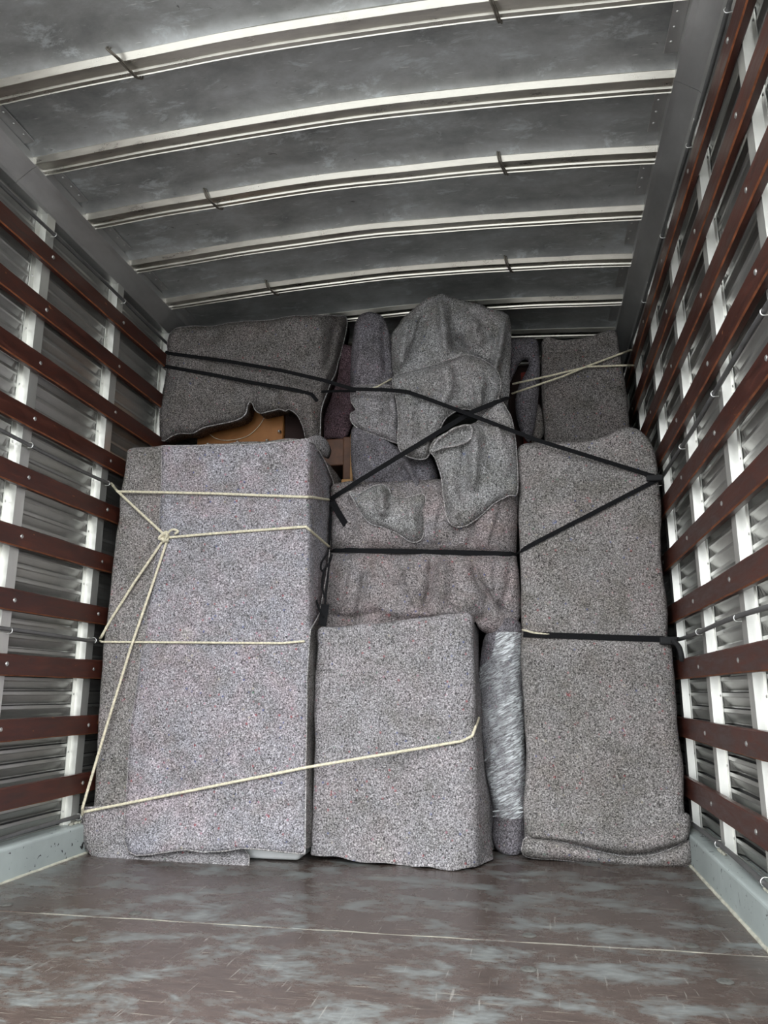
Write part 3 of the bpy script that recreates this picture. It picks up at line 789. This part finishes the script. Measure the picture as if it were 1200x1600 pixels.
bevel_box('body', -1.03, -.575, 3.47, 3.75, 1.655, 2.05, .004, M_BROWNBOX, BX)
bevel_box('side_panel', -.573, -.47, 3.49, 3.75, 1.655, 2.05, .004, M_DARKWOOD_SHADE, BX)
for (u, v) in ((437, 675), (372, 691), (418, 689), (326, 695)):
    p = P(u, v, 3.462); V, Fc = tube_geo([p, p+np.array([0, -.012, 0]), p+np.array([.0, -.018, .0])], [.010, .007, .004], 10); mesh('fitting', V, Fc, M_RIVET, True, BX)
pts = catmull([np.append(q, 0) for q in ((322, 672), (335, 684), (355, 688), (385, 682), (405, 665), (416, 646))], 4)
V, Fc = tube_geo([P(q[0], q[1], 3.462) for q in pts], .0016, 5); mesh('loose_cord', V, Fc, M_ROPE, True, BX)

# dark plum cloth and leather trunk in the gap
PL = sheet('plum_cloth', [(520, 548), (552, 545), (556, 600), (552, 650), (540, 684), (520, 684), (500, 690), (492, 688), (495, 650), (503, 610)], 3.50, FELT_PLUM, None, thick=.01, wob=.01, bumpy=.01, back=.05, shrink=.05,
           folds=[('valley', [(500, 626), (525, 632), (545, 640)], 4, .03), ('ridge', [(505, 640), (530, 645), (548, 655)], 8, .02)])
tag(PL, 'dark plum blanket hanging in the narrow gap left of the draped centre pile', 'blanket')
TR = empty('leather_trunk', (-.26, 3.5, 1.45))
tag(TR, 'chestnut brown trunk end with tan trim deep in the gap below the plum cloth', 'trunk')
bevel_box('lid', -.36, -.205, 3.42, 3.75, 1.665, 1.80, .006, M_TRUNK, TR, 2)
bevel_box('body', -.250, -.205, 3.40, 3.75, 1.475, 1.80, .006, M_TRUNK, TR, 2)
bevel_box('trim', -.212, -.198, 3.39, 3.41, 1.47, 1.81, .003, M_TRIM, TR)
bevel_box('trim', -.252, -.197, 3.385, 3.405, 1.555, 1.585, .003, M_TRIM, TR)
bevel_box('strap_end', -.245, -.20, 3.37, 3.40, 1.44, 1.56, .006, M_TRIM, TR)

# ---- 7 upper centre: blankets draped in loose folds over a tall item
UC = empty('draped_blanket_pile', (.2, 3.4, 1.5))
tag(UC, 'loose pale-grey blankets draped in deep folds over a peaked item, top centre under roof', 'draped furniture')
sheet('left_lobe', [(551, 530), (558, 500), (566, 490), (580, 488), (596, 493), (606, 512), (613, 545), (618, 580), (622, 612), (590, 625), (556, 622), (547, 600)], 3.34, FELT_SLATE, UC, bulge=(16, .06), back=.22, cell=4, wob=.006, bumpy=.013, seed=11,
      folds=[('valley', [(598, 500), (600, 550), (604, 590)], 4.2, 0.045), ('ridge', [(565, 500), (562, 550), (556, 600)], 6.8, 0.030), ('valley', [(578, 590), (585, 550), (588, 520)], 4.2, 0.022)])
sheet('hood', [(612, 530), (622, 508), (642, 486), (664, 470), (680, 461), (692, 460), (706, 464), (735, 474), (765, 482), (788, 488), (797, 500), (799, 540), (797, 580), (795, 622), (780, 640), (700, 620), (640, 600), (616, 590)], 3.26, FELT_PALE, UC, bulge=(22, .06), back=.30, cell=4, wob=.008, bumpy=.013, seed=12,
      folds=[('ridge', [(688, 462), (692, 510), (698, 560)], 6.5, 0.046), ('valley', [(702, 480), (706, 520), (712, 548)], 3.6, 0.042), ('valley', [(660, 485), (650, 530), (640, 570)], 4.3, 0.038), ('ridge', [(638, 495), (630, 540), (622, 580)], 5.8, 0.042),
             ('blob', [(715, 535)], 16, -.05), ('step', [(704, 470), (701, 505), (704, 530), (716, 552)], 16, .030), ('step', [(664, 474), (648, 520), (634, 560), (624, 584)], 13, .026), ('step', [(790, 490), (787, 530), (778, 570), (766, 600)], 14, .030), ('step', [(750, 498), (744, 525), (726, 545)], 14, .022), ('valley', [(640, 560), (655, 520), (676, 480)], 3, .016), ('valley', [(720, 520), (722, 540), (745, 560), (775, 580)], 4.3, 0.063), ('ridge', [(790, 495), (782, 545), (770, 600)], 5.1, 0.063), ('valley', [(776, 500), (772, 550), (760, 590)], 3.6, 0.038), ('ridge', [(735, 490), (745, 520), (752, 545)], 8.7, 0.031)])
sheet('front_drape', [(614, 588), (640, 580), (672, 571), (700, 562), (722, 555), (740, 556), (760, 566), (776, 580), (782, 600), (776, 625), (764, 640), (757, 655), (747, 652), (736, 640), (716, 640), (697, 652), (686, 670), (676, 690), (672, 706), (664, 716), (645, 714), (628, 706), (622, 690), (623, 650), (618, 615)], 3.16, FELT_PALE, UC, bulge=(14, .035), cell=4, thick=.012, wob=.008, hem=.0045, bumpy=.013, seed=13,
      folds=[('ridge', [(690, 570), (700, 600), (690, 640)], 8.5, 0.030), ('valley', [(712, 575), (722, 600), (715, 630)], 4.2, 0.030), ('ridge', [(735, 570), (745, 600), (750, 640)], 6.8, 0.033), ('valley', [(655, 590), (660, 640), (655, 700)], 5.1, 0.027), ('ridge', [(636, 590), (640, 640), (638, 700)], 7.6, 0.027),
             ('step', [(632, 696), (655, 688), (678, 676), (700, 655)], 10, .02), ('step', [(704, 566), (710, 595), (704, 625)], 12, .022), ('step', [(752, 566), (758, 600), (750, 640)], 12, .024), ('step', [(668, 576), (672, 620), (664, 680)], 14, .018), ('valley', [(640, 600), (690, 590), (740, 575)], 4, .014), ('valley', [(620, 612), (700, 612)], 5.1, 0.018)])
sheet('right_flap', [(706, 672), (720, 664), (736, 662), (748, 655), (762, 640), (778, 622), (792, 640), (800, 660), (806, 700), (808, 768), (796, 773), (778, 782), (760, 796), (742, 812), (726, 821), (708, 820), (698, 806), (693, 775), (690, 745), (680, 715), (672, 703), (680, 688)], 3.10, FELT_PALE, UC, bulge=(16, .03), cell=4, thick=.012, wob=.010, hem=.0045, bumpy=.013, seed=14,
      folds=[('ridge', [(745, 668), (742, 720), (738, 770)], 7.6, 0.045), ('valley', [(728, 690), (722, 740), (726, 790)], 6.8, 0.030), ('ridge', [(775, 650), (785, 700), (790, 750)], 10.2, 0.030), ('valley', [(758, 660), (764, 700), (768, 740)], 6.0, 0.030), ('ridge', [(700, 720), (708, 770), (714, 810)], 8.5, 0.022)])
sheet('turned_cuff', [(674, 704), (682, 690), (696, 678), (714, 668), (730, 664), (737, 670), (736, 684), (726, 692), (708, 697), (690, 700)], 3.06, FELT_PALE, UC, bulge=(8, -.02), cell=4, thick=.012, wob=.004, hem=.0045, bumpy=.013, seed=15, roll=-.012)
sheet('left_ruffle', [(552, 606), (580, 602), (615, 604), (628, 620), (628, 668), (622, 690), (600, 684), (578, 676), (560, 668), (549, 658), (548, 645), (556, 640), (549, 625)], 3.24, FELT_GREY, UC, bulge=(10, .03), cell=4.5, thick=.012, wob=.006, hem=.0045, bumpy=.013, seed=16,
      folds=[('step', [(552, 644), (575, 644), (602, 641)], 10, .025), ('ridge', [(612, 610), (614, 650), (610, 680)], 6.0, 0.030), ('valley', [(560, 640), (590, 650), (620, 640)], 4.2, 0.030), ('valley', [(600, 610), (603, 660), (606, 680)], 3.4, 0.022)])
sheet('under_blanket', [(552, 668), (575, 670), (600, 680), (622, 700), (650, 712), (674, 716), (684, 745), (681, 760), (672, 768), (650, 772), (610, 778), (575, 776), (556, 765), (549, 735), (548, 700)], 3.28, FELT_SLATE, UC, bulge=(18, .06), back=.2, cell=4, wob=.01, seed=17,
      folds=[('ridge', [(632, 715), (645, 745), (655, 770)], 5.1, 0.053), ('valley', [(620, 720), (638, 748), (642, 772)], 4.2, 0.045), ('ridge', [(655, 745), (652, 760), (650, 770)], 4.2, 0.030), ('ridge', [(570, 680), (578, 720), (600, 760)], 10.2, 0.030), ('valley', [(600, 690), (615, 720), (618, 760)], 5.1, 0.022)])
sheet('lower_flap', [(546, 768), (560, 772), (578, 762), (592, 758), (606, 762), (612, 775), (630, 778), (662, 773), (662, 800), (661, 836), (652, 846), (640, 845), (622, 834), (600, 824), (580, 818), (566, 804), (556, 786)], 3.13, FELT_PALE, UC, bulge=(10, .03), cell=4.5, thick=.010, wob=.006, hem=.0045, bumpy=.013, seed=18,
      folds=[('ridge', [(592, 762), (596, 780), (598, 800)], 6.0, 0.045, 1), ('valley', [(606, 775), (612, 785), (612, 800)], 3.4, 0.045), ('ridge', [(640, 785), (645, 810), (648, 840)], 8.5, 0.027), ('valley', [(585, 790), (570, 785), (556, 776)], 4.2, 0.022)])

# ---- 8 upper right: wrapped box and the half-open drape beside it
UR = empty('wrapped_furniture', (.9, 3.7, 1.64))
tag(UR, 'dark brown-grey blanketed box on top of the right tall bundle, two cream ropes across', 'wrapped furniture', 'blanket-wrapped furniture')
def d_ur(p):
    o = np.zeros_like(p); x, y, z = p.T
    o[:, 2] += np.where(z > 2.1, .035*np.exp(-((x-1.045)/.07)**2)+.025*np.exp(-((x-.74)/.03)**2), 0)
    o[:, 0] += np.where(x > .95, .03*np.clip((2.3-z)/.6, 0, 1), 0)
    return o
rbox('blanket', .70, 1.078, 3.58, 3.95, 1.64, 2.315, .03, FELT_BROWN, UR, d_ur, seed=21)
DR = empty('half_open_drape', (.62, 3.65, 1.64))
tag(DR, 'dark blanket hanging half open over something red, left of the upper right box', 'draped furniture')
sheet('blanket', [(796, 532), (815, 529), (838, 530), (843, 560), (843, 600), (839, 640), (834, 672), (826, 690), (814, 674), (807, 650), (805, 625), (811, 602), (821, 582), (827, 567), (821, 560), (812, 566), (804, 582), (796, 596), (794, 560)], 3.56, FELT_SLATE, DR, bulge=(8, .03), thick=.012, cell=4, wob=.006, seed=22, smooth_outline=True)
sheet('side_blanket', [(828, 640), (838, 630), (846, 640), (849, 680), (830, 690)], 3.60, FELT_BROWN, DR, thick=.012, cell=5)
bevel_box('red_item', .60, .635, 3.64, 3.70, 1.58, 2.17, .008, M_RED, DR, 2)
bevel_box('shade_backing', .535, .695, 3.71, 3.76, 1.58, 2.24, .008, M_DARKWOOD_SHADE, DR, 2)  # added dark board, stands in for the shade inside the drape's opening

# ================================================================== ropes and straps laid on the load
bpy.context.view_layer.update()
allV, allF = [], []
for o in LOAD:
    b0 = len(allV); M = o.matrix_world
    allV += [M @ v.co for v in o.data.vertices]; allF += [[b0+i for i in p.vertices] for p in o.data.polygons]
BV = BVHTree.FromPolygons(allV, allF)
def hitY(u, v, default):
    d = Vector(ray(u, v)).normalized(); loc, nrm, i, dist = BV.ray_cast(Vector(CAM), d, 8)
    return default if loc is None else loc.y
def lay(path, off=.006, step=8, start=None, end=None, default=3.3, taut=True):
    """a line pulled taut over the load: path in photo pixels, depth from the surfaces below it"""
    q = resample_lin(path, step); Y = np.array([hitY(u, v, default) for u, v in q])
    s = np.concatenate([[0], np.cumsum(np.linalg.norm(np.diff(q, axis=0), axis=1))])
    if taut:
        # lower convex envelope in (s, Y)
        hull = []
        for i in range(len(s)):
            while len(hull) >= 2:
                a, b = hull[-2], hull[-1]
                if (Y[b]-Y[a])*(s[i]-s[a]) >= (Y[i]-Y[a])*(s[b]-s[a]): hull.pop()
                else: break
            hull.append(i)
        Y = np.interp(s, s[hull], Y[hull])
    pts = P(q[:, 0], q[:, 1], Y-off)
    if start is not None: pts = np.concatenate([[np.array(start, float)], pts])
    if end is not None: pts = np.concatenate([pts, [np.array(end, float)]])
    return pts
def dense(pts, step=.006):
    out = []
    for a, b in zip(pts[:-1], pts[1:]):
        m = max(1, int(np.linalg.norm(b-a)/step))
        for k in range(m): out.append(a+(b-a)*k/m)
    out.append(pts[-1]); return np.array(out)
def rope(name, pts, label, r=.0056, parent=None, group='cream ropes lashing the load'):
    V, Fc = tube_geo(dense(pts), r, 12, 3, .036); o = mesh(name, V, Fc, M_ROPE, True, parent)
    if parent is None: tag(o, label, 'rope', group)
    return o
def ribbon(name, pts, w, label=None, parent=None, t=.0025, cat='strap', group='black straps lashing the load', nrm=(0, -1, 0)):
    pts = np.array(pts); T = np.gradient(pts, axis=0); T /= np.linalg.norm(T, axis=1)[:, None]+1e-12
    V = []; Fc = []; N = np.array(nrm, float)
    for p, tt in zip(pts, T):
        B = np.cross(tt, N); B /= np.linalg.norm(B)+1e-12; n2 = np.cross(B, tt)
        for (a, b) in ((-.5, 0), (-.5, 1), (.5, 1), (.5, 0)): V.append(p+B*w*a+n2*t*(b-.5)*-1)
    n = len(pts)
    for i in range(n-1):
        for k in range(4): Fc.append((i*4+k, i*4+(k+1) % 4, (i+1)*4+(k+1) % 4, (i+1)*4+k))
    Fc += [(0, 1, 2, 3), tuple(range(4*n-4, 4*n))]
    o = mesh(name, V, Fc, M_STRAP, False, parent)
    if parent is None: tag(o, label, cat, group)
    return o
def blob_knot(name, c, R, n, r, parent, seed):
    rnd = random.Random(seed); pts = []
    for k in range(n):
        a = k*2.4; pts.append(np.array(c)+R*np.array([math.cos(a)*rnd.uniform(.5, 1), -.25+.45*rnd.uniform(-1, 1), math.sin(a)*rnd.uniform(.5, 1)]))
    V, Fc = tube_geo(catmull(pts, .005), r, 9, 3, .036); return mesh(name, V, Fc, M_ROPE, True, parent)

ROD_L = lambda y, z: np.array([-1.146, y, z])
# left ropes
A0 = ROD_L(2.90, 1.478)
rope('rope', lay([(184, 768), (330, 771), (488, 777), (514, 781)], default=2.9, start=A0), 'upper cream rope stretched level across the top of the left bundle')
RB_ = rope('rope', lay([(184, 768), (257, 836)], default=2.9, start=A0), 'cream rope from the left wall to the big knot and on to the bundle corner')
rope('rope_run', lay([(262, 840), (330, 834), (478, 823), (515, 855)]), None, parent=RB_)
kp = P(258, 840, hitY(258, 840, 2.88)-.012)
blob_knot('knot', kp, .024, 14, .0058, RB_, 3)
V, Fc = tube_geo(catmull([kp+np.array([.01, -.01, .01]), kp+np.array([.035, -.012, .03]), kp+np.array([.06, -.010, .022]), kp+np.array([.045, -.008, .012])], .005), .005, 9, 3, .036)
mesh('frayed_end', V, Fc, M_ROPE, True, RB_)
rope('rope', lay([(254, 846), (210, 910), (172, 970), (159, 994)], default=2.9, end=ROD_L(2.92, .822)), 'cream rope running from the knot down to the middle rod on the left wall')
rope('rope', lay([(260, 848), (236, 920), (205, 1010), (165, 1140), (129, 1262)], default=2.87, end=ROD_L(2.90, .14)), 'long cream rope running from the knot down to the lowest left wall rod')
rope('rope', lay([(159, 1003), (300, 1004), (440, 1005), (476, 1002)], default=2.9, start=ROD_L(2.92, .812)), 'thin cream rope level across the middle of the left bundle', .0045)
rope('rope', lay([(129, 1269), (300, 1235), (480, 1199), (640, 1172), (722, 1158), (738, 1150), (748, 1122)], default=2.9, start=ROD_L(2.90, .137)), 'low cream rope slanting from left bundle foot across the centre box')
# right ropes
rope('rope', lay([(800, 615), (880, 588), (918, 572), (972, 552)], default=3.58, end=PX(986, 547, 1.146)), 'cream rope crossing the upper right box and rising to the right wall', .005)
rope('rope', lay([(801, 600), (860, 587), (918, 573), (978, 571)], default=3.58, end=PX(990, 571, 1.146)), 'cream rope crossing the upper right box and ending level at the right wall', .005)
rope('rope', lay([(574, 609), (590, 604), (612, 592)], off=.008), 'short cream cord lying in a fold of the draped centre pile', .004)
rope('rope', lay([(816, 984), (835, 989), (872, 992)], off=.006), 'short cream rope end above the black strap on the right tall bundle', .004)

# black straps
SW = .017
s1 = ribbon('strap', lay([(264, 552), (354, 564), (440, 579), (505, 594), (552, 608), (600, 609), (636, 612), (665, 622), (740, 650), (840, 688), (1024, 745)], off=.008, start=P(258, 550, 3.31)), SW, 'long black strap from left wall over the draped pile down to the right tall bundle')
bx = P(1024, 747, hitY(1020, 747, 3.13)-.014)
bevel_box('buckle', bx[0]-.035, bx[0]+.03, bx[1]-.010, bx[1]+.008, bx[2]-.012, bx[2]+.012, .005, M_BLACK, s1, 2)
ribbon('strap', lay([(262, 573), (330, 585), (395, 598), (460, 609), (487, 616), (496, 627)], off=.008, start=P(256, 572, 3.31)), SW, 'second black strap just below the first across the upper left blanket')
ribbon('strap', lay([(502, 612), (530, 611), (556, 611)], off=.008, default=3.36), .012, 'short black strap stretch bridging the plum gap left of the draped pile')
s4 = ribbon('strap', lay([(518, 779), (560, 752), (640, 703), (735, 645), (796, 620)], off=.010), .021, 'black strap rising diagonally across the draped centre pile from lower left')
ribbon('strap', lay([(1026, 750), (920, 805), (840, 846), (808, 864)], off=.008), SW, 'black strap slanting down leftwards over the right tall bundle')
ribbon('strap', lay([(516, 859), (600, 861), (700, 863), (806, 866)], off=.010), .021, 'level black strap squeezing the puckered middle bundle')
s7 = ribbon('strap', lay([(818, 991), (900, 994), (980, 997), (1046, 999)], off=.008, end=(1.146, 3.14, .815)), .023, 'level black strap across the waist of the right tall bundle')
hk = np.array([1.128, 3.105, .80])
bevel_box('buckle', hk[0]-.05, hk[0]+.015, hk[1]-.012, hk[1]+.012, hk[2]-.014, hk[2]+.016, .006, M_BLACK, s7, 2)
V, Fc = tube_geo(catmull([(1.125, 3.09, .80), (1.138, 3.06, .775), (1.142, 3.05, .745), (1.145, 3.06, .725)], .006), [.012]*30 if False else .010, 8); mesh('hook', V, Fc, M_BLACK, True, s7)
# hanging strap tails at the corner of the left bundle
s8 = ribbon('strap', lay([(516, 781), (516, 820), (514, 858)], off=.012), .010, 'black strap hanging down the right corner of the left bundle, with looped tail')
Yt = min(hitY(u, v, 3.2) for u in (496, 502, 508, 514) for v in (870, 890, 910, 930, 950, 970))-.012
def px_line(pts, y): return np.array([P(u, v, y) for u, v in catmull(pts, 4)])
ribbon('tail_end', px_line([(519, 783), (528, 800), (541, 821)], hitY(530, 800, 3.15)-.02), .028, parent=s8)
for i, pl in enumerate(([(512, 864), (502, 880), (503, 892), (514, 880), (519, 866)], [(506, 890), (503, 915), (508, 935), (507, 948)], [(515, 872), (512, 900), (509, 930), (508, 948)], [(494, 938), (500, 955), (506, 965)])):
    V, Fc = tube_geo(px_line(pl, Yt-.004*i), .0042, 6); mesh('loop', V, Fc, M_STRAP, True, s8)
ribbon('webbing_end', px_line([(508, 944), (506, 960), (503, 978)], Yt-.01), .034, parent=s8)
